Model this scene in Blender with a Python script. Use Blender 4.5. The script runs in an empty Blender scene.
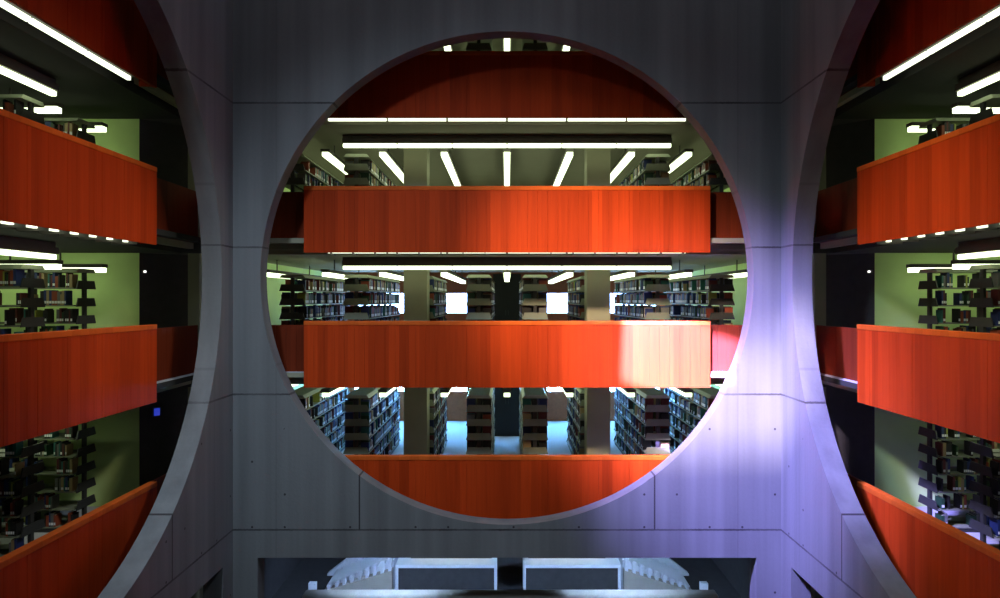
import bpy, math, random
from mathutils import Vector, Matrix
random.seed(7)
R = math.radians
scene = bpy.context.scene
COL = scene.collection
H0 = 7.85                                   # eye height above the ground floor
W, D = 5.2, 13.26                           # half width of the hall, distance to the facing wall
RC, YC, TH = 4.68, 0.418, 0.36              # circle radius, centre height (from the eye), wall thickness
FL = {'A': 3.995, 'B': 1.26, 'C': -1.475, 'D': -4.21}      # floor heights from the eye
ORIG = {'C': (0, D, 0), 'L': (-W, D - W, R(90)), 'R': (W, D - W, R(-90))}

# ------------------------------------------------------------------ camera, world, light
cam = bpy.data.cameras.new('camera'); cam.sensor_width = 36; cam.lens = 699 / 1000 * 36
cam.shift_x = -0.007; cam.shift_y = 0.001; cam.clip_end = 200
camo = bpy.data.objects.new('camera', cam); COL.objects.link(camo)
camo.location = (0, 0, H0); camo.rotation_euler = (R(90), 0, 0); scene.camera = camo
vs = scene.view_settings
vs.view_transform = 'Standard'; vs.look = 'None'; vs.gamma = 1; vs.exposure = 0.0; vs.use_curve_mapping = False
scene.cycles.use_denoising = True
scene.cycles.max_bounces = 8
scene.cycles.sample_clamp_indirect = 6
wd = bpy.data.worlds.new('world'); scene.world = wd; wd.use_nodes = True
bg = wd.node_tree.nodes['Background']; bg.inputs[0].default_value = (0.40, 0.46, 0.75, 1); bg.inputs[1].default_value = 0.25

def lamp(name, kind, loc, target, energy, color, **kw):
    l = bpy.data.lights.new(name, kind); l.energy = energy; l.color = color
    for k, v in kw.items(): setattr(l, k, v)
    o = bpy.data.objects.new(name, l); COL.objects.link(o)
    o.location = (loc[0], loc[1], loc[2] + H0)
    d = Vector(target) - Vector(loc)
    o.rotation_euler = d.to_track_quat('-Z', 'Y').to_euler()
    return o
SUN_DIR = Vector((0.60, 1.0, -0.85))
lamp('sun', 'SUN', (0, 0, 20), Vector((0, 0, 20)) + SUN_DIR, 21.0, (0.88, 0.72, 0.95), angle=R(3.4))
# added unseen spots standing in for high-window daylight, mostly from the upper left
lamp('clerestory_daylight', 'SPOT', (-4.6, 3.4, 9.2), (1.0, 13.26, -6.5), 6300, (0.64, 0.80, 1.0),
     spot_size=R(73), spot_blend=1.0, shadow_soft_size=0.5)  # added main fill for the hall; stands at no modelled window
lamp('clerestory_top_light', 'SPOT', (0, 10.4, 11.0), (0, 13.4, -4.3), 900, (0.80, 0.86, 1.0),
     spot_size=R(32), spot_blend=1.0, shadow_soft_size=0.5)  # added overhead to brighten the circle's sill
lamp('clerestory_warm_glow', 'SPOT', (-4.2, 3.4, 7.5), (2.3, 14.16, -0.2), 20000, (1.0, 0.74, 0.50),
     spot_size=R(27), spot_blend=1.0, shadow_soft_size=0.4)  # added warm halo on the facing parapets, right of centre
lamp('clerestory_sun_glow', 'SPOT', (-4.6, 6.0, 8.6), (4.4, 13.2, -2.3), 92000, (0.33, 0.29, 1.0),
     spot_size=R(27), spot_blend=1.0, shadow_soft_size=0.6)  # added lavender halo around the right-hand pier
lamp('hall_spotlight', 'SPOT', (-1.0, 3.3, 7.5), (3.48, 14.16, -1.15), 700000, (0.32, 0.23, 1.0),
     spot_size=R(16), spot_blend=0.2, shadow_soft_size=0.004)  # added lamp throwing the blown-out patch on the parapet end
lamp('clerestory_fill', 'SPOT', (4.7, 4.5, 8.6), (-6.1, 10.6, 0.5), 3000, (1.0, 0.85, 0.6),
     spot_size=R(23), spot_blend=1.0, shadow_soft_size=0.5)  # added to lift the left gallery parapets
lamp('clerestory_fill', 'SPOT', (4.4, 6.0, 8.6), (-5.2, 12.6, -1.5), 2300, (0.66, 0.82, 1.0),
     spot_size=R(30), spot_blend=1.0, shadow_soft_size=0.5)  # added to lift the left concrete wall
lamp('ceiling_skylight', 'AREA', (0, 8.06, 11.4), (0, 8.06, 0), 230, (0.82, 0.84, 1.0), size=8.0)  # added ambient fill; the ceiling has no skylight
lamp('clerestory_fill', 'SPOT', (-4.7, 4.5, 8.6), (6.1, 10.6, 0.0), 6000, (1.0, 0.88, 0.5),
     spot_size=R(23), spot_blend=1.0, shadow_soft_size=0.5)  # added to lift the right gallery parapets

# ------------------------------------------------------------------ materials
def mat(name):
    m = bpy.data.materials.new(name); m.use_nodes = True
    nt = m.node_tree; return m, nt, nt.nodes['Principled BSDF']
def N(nt, typ, **kw):
    n = nt.nodes.new(typ)
    for k, v in kw.items(): setattr(n, k, v)
    return n
def math_(nt, op, a, b=None):
    n = N(nt, 'ShaderNodeMath', operation=op)
    for i, v in enumerate((a, b)):
        if v is None: continue
        if isinstance(v, (int, float)): n.inputs[i].default_value = v
        else: nt.links.new(v, n.inputs[i])
    return n.outputs[0]
def mixc(nt, fac, a, b, blend='MIX'):
    n = N(nt, 'ShaderNodeMix', data_type='RGBA', blend_type=blend)
    for i, v in ((0, fac), (6, a), (7, b)):
        if isinstance(v, (int, float)): n.inputs[i].default_value = v
        elif isinstance(v, tuple): n.inputs[i].default_value = (*v, 1)
        else: nt.links.new(v, n.inputs[i])
    return n.outputs[2]
def noise(nt, vec, scale, detail=4, stretch=None):
    if stretch:
        mp = N(nt, 'ShaderNodeMapping'); mp.inputs['Scale'].default_value = stretch
        nt.links.new(vec, mp.inputs[0]); vec = mp.outputs[0]
    n = N(nt, 'ShaderNodeTexNoise'); n.inputs['Scale'].default_value = scale; n.inputs['Detail'].default_value = detail
    nt.links.new(vec, n.inputs['Vector']); return n.outputs[0]
def plain(name, col, rough=0.6, metal=0, var=0.25, scale=6):
    m, nt, b = mat(name)
    tc = N(nt, 'ShaderNodeTexCoord')
    f = noise(nt, tc.outputs['Object'], scale)
    c = mixc(nt, f, tuple(x * (1 - var) for x in col), tuple(min(1, x * (1 + var)) for x in col))
    nt.links.new(c, b.inputs['Base Color'])
    b.inputs['Roughness'].default_value = rough; b.inputs['Metallic'].default_value = metal
    return m
def glow(name, col, strength):
    m, nt, b = mat(name)
    b.inputs['Base Color'].default_value = (0.8, 0.8, 0.8, 1)
    b.inputs['Emission Color'].default_value = (*col, 1); b.inputs['Emission Strength'].default_value = strength
    return m

def concrete():
    """board-formed concrete: vertical board tones, cold joints at the floor levels, tie holes"""
    m, nt, b = mat('board_formed_concrete')
    tc = N(nt, 'ShaderNodeTexCoord'); v = tc.outputs['Object']
    sp = N(nt, 'ShaderNodeSeparateXYZ'); nt.links.new(v, sp.inputs[0])
    x, z = sp.outputs[0], sp.outputs[2]
    streak = noise(nt, v, 1.0, 5, (2.8, 2.8, 0.10))
    blot = noise(nt, v, 1.3, 6)
    fine = noise(nt, v, 18, 4)
    c = mixc(nt, streak, (0.035, 0.038, 0.039), (0.225, 0.235, 0.235))
    c = mixc(nt, math_(nt, 'MULTIPLY', blot, 0.45), c, (0.09, 0.09, 0.095))
    c = mixc(nt, math_(nt, 'MULTIPLY', fine, 0.25), c, (0.17, 0.178, 0.176))
    lines = None
    for zz in (3.74, 1.0, -1.79, -4.36):
        wob = math_(nt, 'MULTIPLY', math_(nt, 'SUBTRACT', fine, 0.5), 0.02)
        d = math_(nt, 'ABSOLUTE', math_(nt, 'ADD', math_(nt, 'SUBTRACT', z, zz), wob))
        l = math_(nt, 'MULTIPLY', math_(nt, 'LESS_THAN', d, 0.017), math_(nt, 'MULTIPLY', blot, 1.5))
        lines = l if lines is None else math_(nt, 'MAXIMUM', lines, l)
    d = math_(nt, 'ABSOLUTE', math_(nt, 'SUBTRACT', math_(nt, 'ABSOLUTE', x), 2.8))   # short upright joint in the spandrels
    l = math_(nt, 'MULTIPLY', math_(nt, 'LESS_THAN', d, 0.014), math_(nt, 'LESS_THAN', z, -2.9))
    l = math_(nt, 'MULTIPLY', l, math_(nt, 'GREATER_THAN', z, -4.36))
    lines = math_(nt, 'MAXIMUM', lines, l)
    d = math_(nt, 'ABSOLUTE', math_(nt, 'SUBTRACT', math_(nt, 'ABSOLUTE', x), 4.38))
    l = math_(nt, 'MULTIPLY', math_(nt, 'LESS_THAN', d, 0.009), 0.2)
    lines = math_(nt, 'MAXIMUM', lines, l)
    # tie holes on a 0.6 m grid
    fx = math_(nt, 'SUBTRACT', math_(nt, 'FRACT', math_(nt, 'ADD', math_(nt, 'DIVIDE', x, 0.62), 0.3)), 0.5)
    fz = math_(nt, 'SUBTRACT', math_(nt, 'FRACT', math_(nt, 'ADD', math_(nt, 'DIVIDE', z, 0.62), 0.45)), 0.5)
    r2 = math_(nt, 'ADD', math_(nt, 'MULTIPLY', fx, fx), math_(nt, 'MULTIPLY', fz, fz))
    hole = math_(nt, 'MULTIPLY', math_(nt, 'LESS_THAN', r2, 0.0012), math_(nt, 'LESS_THAN', z, -2.2))
    lines = math_(nt, 'MAXIMUM', lines, math_(nt, 'MULTIPLY', hole, math_(nt, 'GREATER_THAN', blot, 0.52)))
    c = mixc(nt, lines, c, (0.025, 0.023, 0.025))
    nt.links.new(c, b.inputs['Base Color']); b.inputs['Roughness'].default_value = 0.78
    bp = N(nt, 'ShaderNodeBump'); bp.inputs['Strength'].default_value = 0.25; bp.inputs['Distance'].default_value = 0.01
    nt.links.new(fine, bp.inputs['Height']); nt.links.new(bp.outputs[0], b.inputs['Normal'])
    return m

def oak(name, a, bcol, axis=0):
    m, nt, b = mat(name)
    tc = N(nt, 'ShaderNodeTexCoord'); v = tc.outputs['Object']
    sp = N(nt, 'ShaderNodeSeparateXYZ'); nt.links.new(v, sp.inputs[0])
    brd = math_(nt, 'FLOOR', math_(nt, 'DIVIDE', math_(nt, 'ADD', sp.outputs[axis], 30.0), BOARD))
    oi = N(nt, 'ShaderNodeObjectInfo')
    wn = N(nt, 'ShaderNodeTexWhiteNoise', noise_dimensions='2D')
    cb = N(nt, 'ShaderNodeCombineXYZ'); nt.links.new(brd, cb.inputs[0])
    nt.links.new(math_(nt, 'MULTIPLY', oi.outputs['Random'], 40), cb.inputs[1])
    nt.links.new(cb.outputs[0], wn.inputs['Vector'])
    grain = noise(nt, v, 1.0, 6, (26, 26, 1.1))
    f = math_(nt, 'ADD', math_(nt, 'MULTIPLY', wn.outputs[0], 0.5), math_(nt, 'MULTIPLY', grain, 0.55))
    c = mixc(nt, f, a, bcol)
    nt.links.new(c, b.inputs['Base Color']); b.inputs['Roughness'].default_value = 0.6
    b.inputs['Specular IOR Level'].default_value = 0.08
    return m
BOARD = 0.206
M = {}
M['concrete'] = concrete()
M['oak'] = oak('orange_oak', (0.24, 0.022, 0.003), (0.54, 0.054, 0.007))
M['oak_rail'] = oak('oak_rail', (0.44, 0.070, 0.009), (0.62, 0.115, 0.016))
M['oak_wing'] = oak('dark_oak', (0.10, 0.015, 0.005), (0.20, 0.028, 0.008))  # same oak; shade on the recessed wings put into a darker colour
M['smooth_concrete'] = plain('smooth_concrete', (0.27, 0.265, 0.18), 0.8, 0, 0.18, 2)
M['pale_wall'] = plain('pale_plaster', (0.66, 0.88, 0.36), 0.85, 0, 0.14, 1.6)
M['dark_wall'] = plain('dark_wall', (0.06, 0.055, 0.055), 0.9)
M['dark_soffit'] = plain('dark_soffit', (0.02, 0.021, 0.018), 0.9, 0, 0.1, 2)  # side galleries' soffit, its shade put into a darker colour
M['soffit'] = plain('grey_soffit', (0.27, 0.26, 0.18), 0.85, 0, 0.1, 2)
M['carpet'] = plain('grey_carpet', (0.42, 0.43, 0.46), 0.95, 0, 0.12, 40)
M['brick'] = plain('red_brown_brick', (0.25, 0.075, 0.035), 0.9, 0, 0.3, 14)
M['steel'] = plain('black_steel', (0.035, 0.036, 0.035), 0.45, 0.0, 0.2, 5)
M['shelf'] = plain('grey_green_shelf', (0.20, 0.22, 0.16), 0.5, 0.0, 0.2, 5)
M['canopy'] = plain('pale_green_steel', (0.42, 0.46, 0.34), 0.5, 0.0, 0.15, 5)
M['black'] = plain('black_paint', (0.012, 0.012, 0.013), 0.7)
M['tube'] = glow('fluorescent_tube', (0.86, 1.0, 0.62), 3.2)
M['tube_slot'] = glow('slot_tube', (0.92, 1.0, 0.72), 2.0)
M['housing'] = plain('fixture_housing', (0.10, 0.09, 0.08), 0.6)
M['daylight'] = glow('daylight_pane', (0.13, 0.44, 1.0), 150.0)
M['daylight_dim'] = glow('daylight_pane_upper', (0.30, 0.52, 1.0), 24.0)
M['travertine'] = plain('travertine', (0.44, 0.40, 0.33), 0.6, 0, 0.15, 3)
M['white'] = plain('white_lacquer', (0.80, 0.82, 0.86), 0.4, 0, 0.05, 3)
M['blue_glow'] = glow('blue_sign', (0.02, 0.06, 0.9), 0.45)
M['white_glow'] = glow('small_lamp', (1.0, 0.95, 0.9), 1.5)
M['page'] = plain('pages', (0.62, 0.58, 0.48), 0.9)
M['sticker'] = plain('call_number_sticker', (0.80, 0.82, 0.85), 0.6, 0, 0.05, 3)
BOOKC = {'maroon': (0.10, 0.014, 0.014), 'navy': (0.015, 0.03, 0.13), 'dark green': (0.012, 0.05, 0.022), 'black': (0.012, 0.012, 0.012),
         'tan': (0.32, 0.23, 0.11), 'grey': (0.13, 0.13, 0.13), 'rust red': (0.24, 0.045, 0.018), 'teal': (0.018, 0.12, 0.11), 'lime yellow': (0.32, 0.34, 0.06)}
BW = ['maroon'] * 3 + ['navy'] * 4 + ['dark green'] * 3 + ['black'] * 9 + ['tan'] * 2 + ['grey'] * 2 + ['rust red'] * 2 + ['teal'] * 2 + ['lime yellow']
for k, c in BOOKC.items(): M['book ' + k] = plain('cloth_' + k.replace(' ', '_'), c, 0.6)

# ------------------------------------------------------------------ mesh helpers
class MB:
    def __init__(s): s.v, s.f, s.mi = [], [], []
    def face(s, pts, mi=0):
        i = len(s.v); s.v += [tuple(p) for p in pts]; s.f.append(tuple(range(i, i + len(pts)))); s.mi.append(mi)
    def box(s, x0, x1, y0, y1, z0, z1, mi=0):
        i = len(s.v)
        s.v += [(x0, y0, z0), (x1, y0, z0), (x1, y1, z0), (x0, y1, z0), (x0, y0, z1), (x1, y0, z1), (x1, y1, z1), (x0, y1, z1)]
        for q in ((0, 3, 2, 1), (4, 5, 6, 7), (0, 1, 5, 4), (1, 2, 6, 5), (2, 3, 7, 6), (3, 0, 4, 7)):
            s.f.append(tuple(i + k for k in q)); s.mi.append(mi)
        return s
    def prism(s, poly, axis, a, b, mi=0):
        """poly: 2-D outline (counter-clockwise) extruded along axis between a and b"""
        def P(u, w, t): return {'x': (t, u, w), 'y': (u, t, w), 'z': (u, w, t)}[axis]
        i = len(s.v); n = len(poly)
        s.v += [P(u, w, a) for u, w in poly] + [P(u, w, b) for u, w in poly]
        fl = axis == 'y'
        s.f.append(tuple(i + k for k in (range(n) if fl else reversed(range(n))))); s.mi.append(mi)
        s.f.append(tuple(i + n + k for k in (reversed(range(n)) if fl else range(n)))); s.mi.append(mi)
        for k in range(n):
            q = (i + k, i + (k + 1) % n, i + n + (k + 1) % n, i + n + k)
            s.f.append(tuple(reversed(q)) if fl else q); s.mi.append(mi)
        return s
    def mesh(s, name, mats):
        me = bpy.data.meshes.new(name); me.from_pydata(s.v, [], s.f)
        for m in (mats if isinstance(mats, (list, tuple)) else [mats]): me.materials.append(M[m] if isinstance(m, str) else m)
        if max(s.mi) > 0: me.polygons.foreach_set('material_index', s.mi)
        me.update(); return me
    def build(s, name, mats, parent=None, bevel=0):
        o = bpy.data.objects.new(name, s.mesh(name, mats)); COL.objects.link(o)
        if parent is not None: o.parent = parent
        if bevel:
            b = o.modifiers.new('bevel', 'BEVEL'); b.width = bevel; b.segments = 2; b.limit_method = 'ANGLE'
        return o
def at(o, side='C', p=0, h=0, Y=0, rot=0):
    ox, oy, a = ORIG[side]
    o.location = (ox + math.cos(a) * p - math.sin(a) * h, oy + math.sin(a) * p + math.cos(a) * h, Y + H0)
    o.rotation_euler = (0, 0, a + rot); return o
def tag(o, label, cat, group=None, kind=None):
    o['label'] = label; o['category'] = cat
    if group: o['group'] = group
    if kind: o['kind'] = kind
    return o
def struct(o): o['kind'] = 'structure'; return o
def empty(name): 
    o = bpy.data.objects.new(name, None); o.empty_display_size = 0.2; COL.objects.link(o); return o
def copy_tree(o, parent=None):
    c = o.copy(); COL.objects.link(c)
    if parent is not None: c.parent = parent
    for ch in KIDS.get(o.name, []): copy_tree(ch, c)
    return c
KIDS = {}
def snap(o):                                   # remember the children for later copies
    KIDS[o.name] = list(o.children)
    for c in o.children: snap(c)

# ------------------------------------------------------------------ the hall: four concrete screens with great circles
TOP, BOT = 5.55, -4.89
def screen_mesh():
    mb = MB(); n = 192
    angs = sorted(set([2 * math.pi * k / n for k in range(n)] + [math.atan2(dy, dx) % (2 * math.pi) for dx in (-W, W) for dy in (TOP - YC, BOT - YC)]))
    inner, outer = [], []
    for a in angs:
        c, s = math.cos(a), math.sin(a)
        inner.append((RC * c, YC + RC * s))
        t = min(W / abs(c) if abs(c) > 1e-9 else 1e9, ((TOP - YC) / s if s > 1e-9 else (BOT - YC) / s if s < -1e-9 else 1e9))
        outer.append((c * t, YC + s * t))
    m = len(angs)
    for k in range(m):
        j = (k + 1) % m
        i0, i1, o0, o1 = inner[k], inner[j], outer[k], outer[j]
        mb.face([(i0[0], 0, i0[1]), (o0[0], 0, o0[1]), (o1[0], 0, o1[1]), (i1[0], 0, i1[1])])
        mb.face([(i0[0], TH, i0[1]), (i1[0], TH, i1[1]), (o1[0], TH, o1[1]), (o0[0], TH, o0[1])])
        mb.face([(i0[0], 0, i0[1]), (i1[0], 0, i1[1]), (i1[0], TH, i1[1]), (i0[0], TH, i0[1])])
        mb.face([(o0[0], 0, o0[1]), (o0[0], TH, o0[1]), (o1[0], TH, o1[1]), (o1[0], 0, o1[1])])
    return mb
for nm, side in (('wall_front', 'C'), ('wall_left', 'L'), ('wall_right', 'R')):
    mb = screen_mesh()
    if side == 'C':
        for s in (-1, 1):
            a, b = sorted((s * W, s * (W - 0.47))); mb.box(a, b, 0, TH, -7.85, BOT)
    else:
        s = 1 if side == 'L' else -1
        a, b = sorted((s * W, s * (W - 0.47))); mb.box(a, b, 0, TH, -7.85, BOT)
        a, b = sorted((-s * W, -s * (W - 0.47))); mb.box(a, b, 0, TH, -7.85, BOT)
    mb.box(-W, W, 0, TH, TOP, 11.5)
    struct(at(mb.build(nm, 'concrete'), side))
mb = screen_mesh()                              # behind the camera's balcony; its high window lets the sun in
X0, X1, Y0, Y1 = -4.45, -0.45, 6.0, 8.5
mb.box(-W, W, 0, TH, TOP, Y0); mb.box(-W, W, 0, TH, Y1, 11.5); mb.box(-W, X0, 0, TH, Y0, Y1); mb.box(X1, W, 0, TH, Y0, Y1)
o = struct(mb.build('wall_rear', 'concrete')); o.location = (0, D - 2 * W - TH, H0)
o = struct(MB().box(-W - 1, W + 1, 2.0, D + 1, 11.5, 11.8).build('ceiling', 'soffit')); o.location = (0, 0, H0)
o = struct(MB().box(-17, 17, -9, 26, -8.05, -7.85).build('floor', 'dark_wall')); o.location = (0, 0, H0)
o = struct(MB().box(-17, 17, -9, 1.95, 6.4, 6.65).build('ceiling_rear', 'soffit')); o.location = (0, 0, H0)
mb = MB().box(-17, 17, -9.3, -9, -7.85, 6.65)
for s in (-1, 1):
    a, b = sorted((s * 16.7, s * 17)); mb.box(a, b, -9, 1.95, -7.85, 6.65)
o = struct(mb.build('wall_outer_rear', 'dark_wall')); o.location = (0, 0, H0)
o = struct(MB().box(-6.2, 6.2, -3, 1.6, -1.95, -1.65).build('floor_rear', 'carpet')); o.location = (0, 0, H0)

# unseen lamp added for the bright parapet patch: a housing with four barn doors trimming its beam to the parapet end, hung from the ceiling
st = tag(empty('spotlight'), 'black stage spotlight with barn doors hung from the hall ceiling on a rod', 'spotlight')
st.matrix_world = bpy.data.objects['hall_spotlight'].matrix_basis.copy()
HX, HY = 0.0378, 0.0228
mb = MB()
for a, b, c, d in ((-0.14, -0.125, -0.14, 0.14), (0.125, 0.14, -0.14, 0.14), (-0.125, 0.125, -0.14, -0.125), (-0.125, 0.125, 0.125, 0.14)):
    mb.box(a, b, c, d, -0.5, 0.2)
mb.box(-0.14, 0.14, -0.14, 0.14, 0.2, 0.22)
mb.build('housing', 'black', st)
for a, b, c, d in ((-0.16, -HX, -0.16, 0.16), (HX, 0.16, -0.16, 0.16), (-HX, HX, -0.16, -HY), (-HX, HX, HY, 0.16)):
    MB().box(a, b, c, d, -0.506, -0.5005).build('barn_door', 'black', st)
rod = MB().box(-1.015, -0.985, 3.235, 3.265, 7.68, 11.5).build('hanging_rod', 'black', None)
rod.location = (0, 0, H0); bpy.context.view_layer.update()
rod.parent = st; rod.matrix_parent_inverse = st.matrix_world.inverted()

# ------------------------------------------------------------------ gallery floors, end walls
DEEP = 11.1
for side, sn in (('C', 'front'), ('L', 'left'), ('R', 'right')):
    for lv, fy in FL.items():
        mb = MB()
        mb.box(-6.2, 6.2, 1.45, DEEP, fy - 0.3, fy, 0)
        mb.box(-6.2, 6.2, 0.97, 1.45, fy - 0.1, fy, 0)
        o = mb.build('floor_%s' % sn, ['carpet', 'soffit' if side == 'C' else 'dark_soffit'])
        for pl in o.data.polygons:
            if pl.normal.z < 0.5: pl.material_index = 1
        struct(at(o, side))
    struct(at(MB().box(-6.2, 6.2, 0.6, DEEP, 6.4, 6.65).build('ceiling_%s' % sn, 'soffit'), side))
    if side != 'C':
        far = 1 if side == 'L' else -1
        a, b = sorted((far * 6.2, far * 6.5))
        struct(at(MB().box(a, b, 2.3, DEEP, -7.85, -4.51, 1).box(a, b, 2.3, DEEP, -4.51, 6.4, 0).build('wall_end_%s' % sn, ['pale_wall', 'dark_wall']), side))
        a, b = sorted((-far * 6.2, -far * 6.5))
        struct(at(MB().box(a, b, 0.4, DEEP, -7.85, 6.65).build('wall_near_%s' % sn, 'dark_wall'), side))
        struct(at(MB().box(-6.5, 6.5, DEEP, DEEP + 0.3, -7.85, 6.65).build('wall_outer_%s' % sn, 'brick'), side))
    else:
        for s, q in ((-1, 'left'), (1, 'right')):
            a, b = sorted((s * 6.2, s * 6.5))
            struct(at(MB().box(a, b, 2.3, DEEP, -7.85, -4.51, 1).box(a, b, 2.3, DEEP, -4.51, 6.4, 0).build('wall_flank_%s' % q, ['pale_wall', 'dark_wall'])))
            # diagonal wall cutting the corner, its lack of light put into a dark colour, with a landing floor at each level
            mb = MB()
            pts = [(6.2, 2.3), (7.5, 1.0), (7.71, 1.21), (6.41, 2.51)]
            if s < 0: pts = [(-x, y) for x, y in reversed(pts)]
            mb.prism(pts, 'z', -7.85, 6.65)
            for fy in FL.values():
                tri = [(6.2, 1.0), (7.5, 1.0), (6.2, 2.3)]
                if s < 0: tri = [(-x, y) for x, y in reversed(tri)]
                mb.prism(tri, 'z', fy - 0.3, fy)
            struct(at(mb.build('wall_corner_%s' % q, 'dark_wall')))
# brick rear wall of the facing stacks with window openings
WINS = [(-4.45, 0.90), (-1.76, 0.40), (1.76, 0.40), (4.45, 0.90)]
mb = MB(); xs = [-6.5]
for cx, hw in WINS: xs += [cx - hw, cx + hw]
xs += [6.5]
for i in range(0, len(xs), 2): mb.box(xs[i], xs[i + 1], DEEP, DEEP + 0.3, -7.85, 6.65)
for cx, hw in WINS:
    y = -7.85
    for lv in 'DC':
        mb.box(cx - hw, cx + hw, DEEP, DEEP + 0.3, y, FL[lv] + 0.98); y = FL[lv] + 1.75
    mb.box(cx - hw, cx + hw, DEEP, DEEP + 0.3, y, 6.65)
struct(at(mb.build('wall_outer_front', 'brick')))
wn = 0
for lv in 'CD':
    for cx, hw in WINS:
        wn += 1
        w = empty('window_%d' % wn); struct(at(w, 'C', cx, DEEP, FL[lv] + 0.98))
        f = MB(); hh = 0.77; t = 0.045
        f.box(-hw, -hw + t, 0.03, 0.12, 0, hh).box(hw - t, hw, 0.03, 0.12, 0, hh).box(-hw + t, hw - t, 0.03, 0.12, 0, t).box(-hw + t, hw - t, 0.03, 0.12, hh - t, hh)
        f.build('window_frame', 'brick', w)
        MB().box(-hw + t, hw - t, 0.07, 0.085, t, hh - t).build('window_pane', 'daylight' if lv == 'D' else 'daylight_dim', w)
# tall dark wood closet standing between the middle bookcases' far ends, one on every floor
for lv, word in (('C', 'upper'), ('D', 'lower')):
    r = tag(at(empty('dark_closet'), 'C', 0, 8.35, FL[lv]),
            'tall near-black closet at the end of the central aisle, %s of the two' % word, 'closet', 'closets closing the central aisle')
    MB().box(-0.43, 0.43, 0, 0.6, 0, 2.28).build('body', 'black', r)
    for s in (-1, 1):
        a, b = sorted((s * 0.006, s * 0.42))
        d = MB().box(a, b, -0.025, -0.001, 0.08, 2.24).build('door', 'black', r)
        a, b = sorted((s * 0.03, s * 0.05)); MB().box(a, b, -0.05, -0.025, 1.0, 1.15).build('handle', 'steel', d)

# ------------------------------------------------------------------ oak parapets
SIDEWORD = {'C': 'facing', 'L': 'left', 'R': 'right'}
LVWORD = {'A': 'topmost', 'B': 'second from top', 'C': 'third from top', 'D': 'lowest'}
PH = 4.12
def parapet(side, lv):
    look = {'A': 'dim dark red', 'B': 'orange', 'C': 'orange', 'D': 'orange'}[lv]
    lab = {('C', 'A'): 'dim maroon oak parapet under the top of the facing circle',
           ('C', 'B'): 'glowing orange oak parapet across the facing circle, above its middle',
           ('C', 'C'): 'orange oak parapet with the blown-out sun patch on its end',
           ('C', 'D'): 'orange oak parapet cut by the bottom curve of the facing circle'}.get((side, lv),
           'oak gallery parapet in the %s circular opening, %s of four' % (SIDEWORD[side], LVWORD[lv]))
    r = tag(at(empty('oak_parapet'), side, 0, 0, FL[lv]), lab, 'parapet', 'oak gallery parapets')
    t, b = 1.05, -0.30
    mb = MB(); n = 40; w = 2 * PH / n
    for k in range(n):
        x = -PH + k * w; off = 0.004 * random.random()
        g = 0.007 if k % 8 == 0 else 0.0015
        mb.box(x + g, x + w - 0.0015, 0.90 + off, 0.935, b, t - 0.085)
    mb.box(-PH, PH, 0.915, 0.965, b + 0.004, t - 0.085)
    mb.build('board_panel', 'oak', r)
    mb = MB(); mb.box(-PH, PH, 0.893, 1.03, t - 0.085, t); mb.build('cap_rail', 'oak_rail', r, 0.008)
    for s in (-1, 1):
        a, c = sorted((s * PH, s * (PH - 0.05)))
        MB().box(a, c, 0.966, 1.19, b + 0.02, t - 0.086).build('end_return', 'oak', r)
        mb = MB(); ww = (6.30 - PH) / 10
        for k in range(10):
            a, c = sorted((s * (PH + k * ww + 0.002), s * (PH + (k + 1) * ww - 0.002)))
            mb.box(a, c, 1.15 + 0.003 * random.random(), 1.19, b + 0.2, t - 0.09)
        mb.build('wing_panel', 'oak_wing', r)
        a, c = sorted((s * (PH + 0.002), s * 6.22))
        MB().box(a, c, 1.19, 1.30, b + 0.08, b + 0.199).build('wing_edge', 'smooth_concrete', r)
    # slot light tucked behind the foot of the parapet
    if (side, lv) != ('C', 'D') and not (lv == 'D'):
        s = tag(at(empty('slot_light'), side, 0, 0, FL[lv]),
                {'C': 'slim fluorescent line along the foot of the facing parapet, %s',
                 'L': 'slim fluorescent line under the parapet of the left opening, %s',
                 'R': 'slim fluorescent line under the parapet of the right opening, %s'}[side] % LVWORD[lv], 'light', 'slot lights under the parapets')
        for k in range(6):
            x = -3.7 + k * 1.2333
            MB().box(x + 0.02, x + 1.21, 1.115, 1.175, b + (0.004 if lv != 'A' else -0.005), b + 0.06).build('tube', 'tube_slot', s)
        MB().box(-3.72, 3.72, 1.06, 1.23, b + 0.06, b + 0.199).build('housing', 'housing', s)
        if lv != 'A':
            for k in range(17):
                x = -3.6 + k * 0.45
                MB().box(x - 0.006, x + 0.006, 0.97, 1.40, b - 0.03, b + 0.06).build('louvre_fin', 'housing', s)
for lv in 'ABCD':
    for side in 'CLR': parapet(side, lv)

# ------------------------------------------------------------------ lights in the stacks
def line_light(side, lv, half=3.68):
    y = FL[lv] + 2.19
    wd = {'B': 'upper', 'C': 'middle', 'D': 'lower'}[lv]
    r = tag(at(empty('line_light'), side, 0, 2.40, y),
            'long row of white fluorescent tubes along the %s gallery edge, %s floor of books' % (SIDEWORD[side], wd), 'light', 'edge lights of the book galleries')
    n = 6; w = 2 * half / n
    for k in range(n):
        x = -half + k * w
        MB().box(x + 0.012, x + w - 0.012, -0.05, 0.05, -0.035, 0.045).build('tube', 'tube', r, 0.012)
    MB().box(-half, half, -0.075, 0.075, 0.051, 0.165).build('housing', 'housing', r)
    MB().box(-half, half, -0.02, 0.02, 0.165, 0.245).build('mounting_rail', 'housing', r)
for lv in 'BC':
    for side in 'CLR': line_light(side, lv)
NTH = {0: 'over the central aisle', 1: 'over the first aisle out', 2: 'over the second aisle out', 3: 'over the third aisle out', 4: 'over the outermost aisle'}
STRIPP = [0, 1.43, 2.83, 4.13, 5.5]
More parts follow.
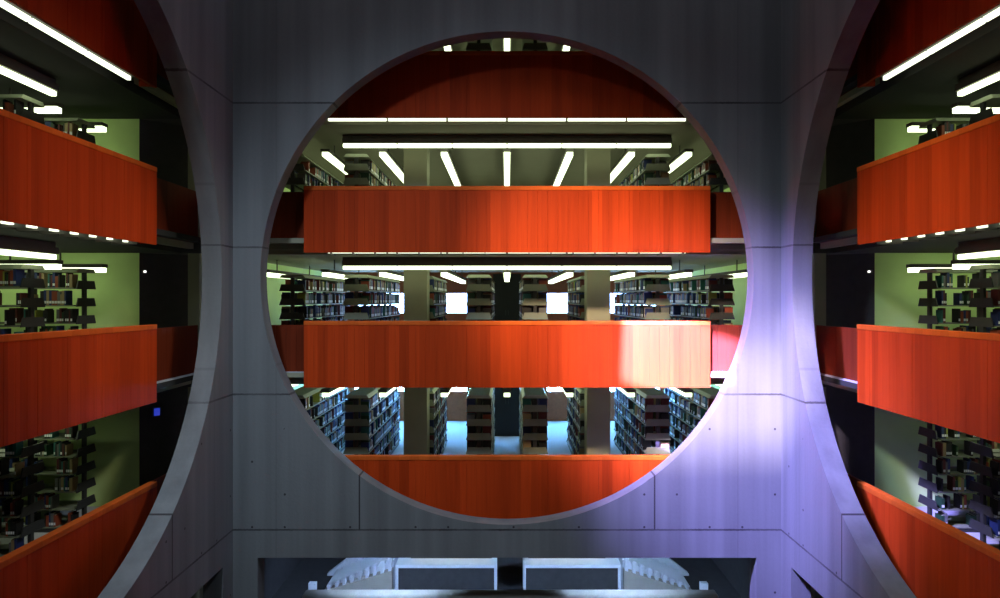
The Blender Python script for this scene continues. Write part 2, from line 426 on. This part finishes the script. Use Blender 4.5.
def strip_proto(L):
    r = empty('strip_light'); n = int(round(L / 1.2)); w = L / n
    for k in range(n):
        MB().box(-0.07, 0.07, k * w + 0.01, (k + 1) * w - 0.01, -0.06, 0.03).build('diffuser', 'tube', r)
    MB().box(-0.10, 0.10, 0, L, 0.031, 0.10).build('housing', 'housing', r)
    for k in (0.12, 0.5, 0.88): MB().box(-0.012, 0.012, L * k - 0.012, L * k + 0.012, 0.10, 0.365).build('hanger', 'housing', r)
    snap(r); return r
SP = {}
def strip_light(side, lv, k, s):
    L = 4.8 if k == 0 else 7.2
    y = FL[lv] + 2.07
    if L not in SP: o = SP[L] = strip_proto(L)
    else: o = copy_tree(SP[L])
    at(o, side, s * STRIPP[k], 2.6, y)
    fl = {'A': 'topmost', 'B': 'upper', 'C': 'middle', 'D': 'lower'}[lv]
    half = '' if k == 0 or side != 'C' else (' to the left' if s < 0 else ' to the right')
    return tag(o, 'fluorescent ceiling strip %s%s, %s floor, %s gallery' % (NTH[k], half, fl, SIDEWORD[side]), 'light', 'ceiling strips over the bookcase aisles')
for lv in 'ABCD':
    for k in range(0, 2 if lv == 'A' else 5):
        for s in ((1,) if k == 0 else (-1, 1)): strip_light('C', lv, k, s)
    if lv != 'A':
        for k in ((3,) if lv == 'D' else (3, 4)):
            strip_light('L', lv, k, 1); strip_light('R', lv, k, -1)

# ------------------------------------------------------------------ concrete pillars
for lv, word in (('B', 'upper'), ('C', 'middle'), ('D', 'lower')):
    for s, q in ((-1, 'left'), (1, 'right')):
        r = tag(at(empty('pillar'), 'C', s * 2.11, 3.1, FL[lv]), 'square concrete pillar %s of the central aisle, %s floor of the facing stacks' % (q, word), 'pillar', 'concrete pillars of the facing stacks')
        MB().box(-0.27, 0.27, -0.27, 0.27, 0, 2.434).build('shaft', 'smooth_concrete', r, 0.012)
        MB().box(-0.285, 0.285, -0.285, 0.285, 0, 0.09).build('skirting', 'steel', r)
for s, n in ((-1, 1), (1, 2)):
    o = MB().box(-0.12, 0.12, -0.12, 0.12, -7.85, 6.4).build('trim_%d' % n, 'smooth_concrete', None, 0.01)  # full-height concrete post where the parapet wings meet
    struct(at(o, 'C', s * 6.44, 1.22))

# ------------------------------------------------------------------ bookcases
SH = [0.08, 0.40, 0.72, 1.04, 1.36, 1.68]; CASE_H = 1.98
def bookcase_proto(L, br):
    r = empty('bookcase'); nb = int(round(L / 0.92)); bw = L / nb
    MB().box(-0.27, 0.27, 0.03, L - 0.03, 0, 0.075).build('plinth', 'steel', r)
    for k in range(nb + 1):
        y = k * bw; e = 0.0 if 0 < k < nb else 0
        MB().box(-0.04, 0.04, y - 0.025, y + 0.025, 0.076, CASE_H).build('upright', 'steel', r)
    for z in SH:
        for s in (-1, 1):
            a, b = sorted((s * 0.041, s * 0.29)); MB().box(a, b, 0.02, L - 0.02, z, z + 0.022).build('shelf', 'shelf', r)
        poly = [(-0.295, z - 0.005), (0.295, z - 0.005), (0.245, z + 0.15), (-0.245, z + 0.15)]
        MB().prism(poly, 'y', -0.045, -0.026).build('end_bracket', br, r)
        MB().prism(poly, 'y', L + 0.026, L + 0.045).build('end_bracket', 'steel', r)
    poly = [(-0.295, CASE_H), (0.295, CASE_H), (0.235, CASE_H + 0.07), (-0.235, CASE_H + 0.07)]
    MB().prism(poly, 'y', -0.04, L + 0.04).build('canopy', 'canopy', r)
    snap(r); return r
CP = {}
RP = [0.64, 2.03, 3.42, 4.87]
cases = []
def bookcase(side, lv, k, s, label):
    L = 4.6; h0 = 2.62
    if side == 'C' and k == 1: L, h0 = 3.68, 3.45
    inner = side == 'C' and k < 3
    key = (L, inner)
    if key not in CP: o = CP[key] = bookcase_proto(L, 'shelf' if inner else 'steel')  # outer cases: backlit silhouette put into black end brackets
    else: o = copy_tree(CP[key])
    at(o, side, s * RP[k], h0, FL[lv])
    tag(o, label, 'bookcase', 'steel bookcases of the stacks')
    cases.append((side, lv, k, s, h0, L)); return o
KW = ['flanking the central aisle', 'behind the pillar', 'outside the pillar', 'by the outer wall']
FW = {'A': 'topmost', 'B': 'upper', 'C': 'middle', 'D': 'lower'}
for lv in 'ABCD':
    for k in ({'A': (0,), 'B': (2, 3), 'C': (0, 1, 2, 3), 'D': (0, 1, 2, 3)}[lv]):
        for s in (-1, 1):
            bookcase('C', lv, k, s, 'steel bookcase %s, %s side, %s floor, facing stacks' % (KW[k], 'left' if s < 0 else 'right', FW[lv]))
    if lv != 'A':
        for side, s in (('L', 1), ('R', -1)):
            for k in (2, 3):
                bookcase(side, lv, k, s, 'open steel bookcase %s, %s floor of the %s gallery' % ('by the pale end wall' if k == 3 else 'second from the pale end wall', FW[lv], SIDEWORD[side]))

# ------------------------------------------------------------------ books
def book_mesh(col, th, hh, dp, sticker):
    mb = MB()
    mb.box(0, dp, 0, 0.004, 0, hh, 0); mb.box(0, dp, th - 0.004, th, 0, hh, 0); mb.box(0, 0.006, 0.004, th - 0.004, 0, hh, 0)
    mb.box(0.006, dp - 0.006, 0.004, th - 0.004, 0.006, hh - 0.006, 1)
    if sticker: mb.box(-0.0015, 0, 0.003, th - 0.003, 0.03, 0.075, 2)
    return mb.mesh('book', ['book ' + col, 'page', 'sticker'])
POOL = []
for c in BOOKC:
    for v in range(3):
        th, hh, dp = random.uniform(0.024, 0.055), random.uniform(0.19, 0.27), random.uniform(0.16, 0.2)
        POOL.append((c, th, hh, book_mesh(c, th, hh, dp, random.random() < 0.6)))
PW = [BW.count(c) for c, *_ in POOL]
ORD = ['first', 'second', 'third', 'fourth', 'fifth', 'sixth', 'seventh', 'eighth', 'ninth', 'tenth', 'eleventh', 'twelfth', 'thirteenth', 'fourteenth',
       'fifteenth', 'sixteenth', 'seventeenth', 'eighteenth', 'nineteenth', 'twentieth']
FACEX = 0.275
n_ind = 0
rest = MB(); RMATS = ['book ' + c for c in BOOKC] + ['sticker']
CI = {c: i for i, c in enumerate(BOOKC)}
def world(side, p, h, Y):
    ox, oy, a = ORIG[side]
    return (ox + math.cos(a) * p - math.sin(a) * h, oy + math.sin(a) * p + math.cos(a) * h, Y + H0)
def rest_box(side, p0, p1, h0, h1, y0, y1, mi):
    A = world(side, p0, h0, y0); B = world(side, p1, h1, y1)
    rest.box(min(A[0], B[0]), max(A[0], B[0]), min(A[1], B[1]), max(A[1], B[1]), y0 + H0, y1 + H0, mi)
for (side, lv, k, s, h0, L) in cases:
    for fs in (-1, 1):
        inner = fs == -s                            # the face turned towards the camera's axis
        if side == 'C' and lv in 'A' : continue
        if side != 'C' and not inner: continue
        for si, z in enumerate(SH):
            if lv == 'B' and si < 4: continue
            if lv == 'C' and si < 2: continue
            if side == 'C' and not inner and si < 2: continue
            pos = 0.05; cnt = 0
            lim = {3: 0.78, 2: 0.42}.get(k, 0)
            fill = 0.86 if side == 'C' else 0.80
            end = L - 0.05 if side == 'C' else 2.4
            while pos < end:
                if random.random() > fill: pos += random.uniform(0.06, 0.26); continue
                c, th, hh, me = random.choices(POOL, PW)[0]
                ind = side != 'C' and ((lv == 'D') or (lv == 'C' and si >= 3)) and pos < lim and n_ind < 300
                base = FL[lv] + z + 0.0225
                P = s * RP[k]
                if ind:
                    o = bpy.data.objects.new('book', me); COL.objects.link(o)
                    # local book: spine at x=0 facing -x, runs along +y
                    if fs < 0: at(o, side, P - FACEX, h0 + pos, base)
                    else:
                        at(o, side, P + FACEX, h0 + pos + th, base, math.pi)
                    cnt += 1; n_ind += 1
                    tag(o, '%s book, %s from the end post, shelf %s, %s floor, %s %s bookcase' % (c, ORD[min(cnt, 20) - 1], ['lowest', 'second', 'third', 'fourth', 'fifth', 'top'][si], FW[lv],
                        SIDEWORD[side], 'end-wall' if k == 3 else 'second'), 'book', 'books in the side galleries')
                else:
                    q0, q1 = sorted((P + fs * 0.09, P + fs * FACEX))
                    rest_box(side, q0, q1, h0 + pos, h0 + pos + th - 0.002, base, base + hh, CI[c])
                    if random.random() < 0.75:
                        q0, q1 = sorted((P + fs * FACEX, P + fs * (FACEX + 0.002)))
                        rest_box(side, q0, q1, h0 + pos + 0.003, h0 + pos + th - 0.005, base + 0.025, base + 0.085, len(BOOKC))
                pos += th + 0.001
o = rest.build('books', RMATS); tag(o, 'rows of mostly dark books filling the further steel shelves of the stacks', 'books', None, 'stuff')

# ------------------------------------------------------------------ small lamps and sign in the dark corners
for s, q in ((-1, 'left'), (1, 'right')):
    r = tag(empty('wall_lamp'), 'tiny white lamp on the dark corner wall near the %s pale wall, middle floor' % q, 'lamp', 'tiny corner lamps')
    r.location = (s * 7.42, 14.28, 0.58 + H0); r.rotation_euler = (0, 0, s * R(-45))
    MB().box(-0.03, 0.03, -0.05, 0.06, -0.02, 0.03).build('bracket', 'housing', r)
    MB().box(-0.025, 0.025, -0.09, -0.051, -0.025, 0.02).build('bulb', 'white_glow', r, 0.01)
r = tag(empty('wall_sign'), 'small blue lit sign on the dark corner wall of the left gallery', 'sign')
r.location = (-7.25, 14.45, -2.31 + H0); r.rotation_euler = (0, 0, R(45))
MB().box(-0.07, 0.07, -0.03, 0.08, -0.09, 0.09).build('sign_box', 'housing', r)
MB().box(-0.055, 0.055, -0.045, -0.031, -0.075, 0.075).build('sign_face', 'blue_glow', r)

# ------------------------------------------------------------------ entrance stair and desks below the circle
o = MB().box(-4.7, 4.85, 16.0, 16.35, -7.85, -6.76).build('travertine_balustrade', 'travertine', None, 0.04)
o.location = (0, 0, H0); tag(o, 'long travertine balustrade in the dark opening under the facing circle', 'balustrade')
for s, q, xa, xb in ((-1, 'left', -2.96, -0.27), (1, 'right', 0.43, 3.02)):
    r = tag(empty('counter_desk'), 'white counter desk with dark front below the circle, %s of the central gap' % q, 'desk', 'white desks below the circle')
    r.location = ((xa + xb) / 2, 18.5, 0); hw = (xb - xa) / 2
    MB().box(-hw, hw, 0, 0.75, 0.75, 0.83).build('desk_top', 'white', r, 0.008)
    for sx in (-1, 1):
        a, b = sorted((sx * hw, sx * (hw - 0.07))); MB().box(a, b, 0.01, 0.70, 0, 0.749).build('leg', 'white', r)
    MB().box(-hw + 0.071, hw - 0.071, 0.10, 0.14, 0.02, 0.749).build('front_panel', 'dark_wall', r)
    f = tag(empty('desk_light'), 'low row of lit panels along the back of the %s white desk' % q, 'light', 'lit panels on the desks')
    f.location = ((xa + xb) / 2 - s * 0.1, 19.05, 0.831)
    for k in range(4):
        x = -hw + 0.25 + k * (2 * hw - 0.5) / 4
        MB().box(x + 0.015, x + (2 * hw - 0.5) / 4 - 0.03, -0.03, 0.03, 0.03, 0.14).build('lit_panel', 'tube_slot', f)
    MB().box(-hw + 0.25, hw - 0.25, -0.05, 0.05, 0, 0.029).build('stand', 'housing', f)
    # stair descending outward with a stepped inner balustrade
    t = tag(empty('staircase'), 'pale blue-lit stair with stepped balustrade beside the %s white desk' % q, 'staircase', 'twin stairs under the circle')
    x0 = xa - 0.06 if s < 0 else xb + 0.06
    t.location = (x0, 18.35, 0)
    n = 9; run, rise = 0.2, 0.088
    mb = MB()
    for k in range(n):
        a, b = sorted((s * k * run, s * (k + 1) * run)); mb.box(a, b, 0.3, 1.5, 0, 0.92 - k * rise)
    mb.build('steps', 'white', t)
    for k in range(n):
        a, b = sorted((s * (k * run + 0.03), s * (k * run + 0.11)))
        MB().box(a, b, 0.04, 0.20, 0.66 - k * rise, 1.06 - k * rise).build('baluster', 'white', t)
    poly = [(0, 0), (s * n * run, 0), (s * n * run, 0.2), (0, 0.68 + 0.06)]
    if s < 0: poly.reverse()
    MB().prism(poly, 'y', 0.0, 0.26).build('inner_string', 'travertine', t)
    poly = [(s * 0.2, 0), (s * 2.1, 0), (s * 2.1, 0.05), (s * 0.8, 1.05), (s * 0.2, 1.05)]
    if s < 0: poly.reverse()
    MB().prism(poly, 'y', 1.55, 1.75).build('outer_balustrade', 'white', t)
    a, b = sorted((s * 1.72, s * 1.9)); MB().box(a, b, -1.05, -0.9, 0, 0.83).build('newel', 'white', t)
for s, q in ((-1, 'left'), (1, 'right')):
    lamp('entrance_daylight', 'SPOT', (s * 2.4, 15.3, -4.7), (s * 2.9, 18.5, -7.3), 900, (0.40, 0.60, 1.0), spot_size=R(95), spot_blend=0.6, shadow_soft_size=0.2)  # added fill for stair and desks; no window opens here
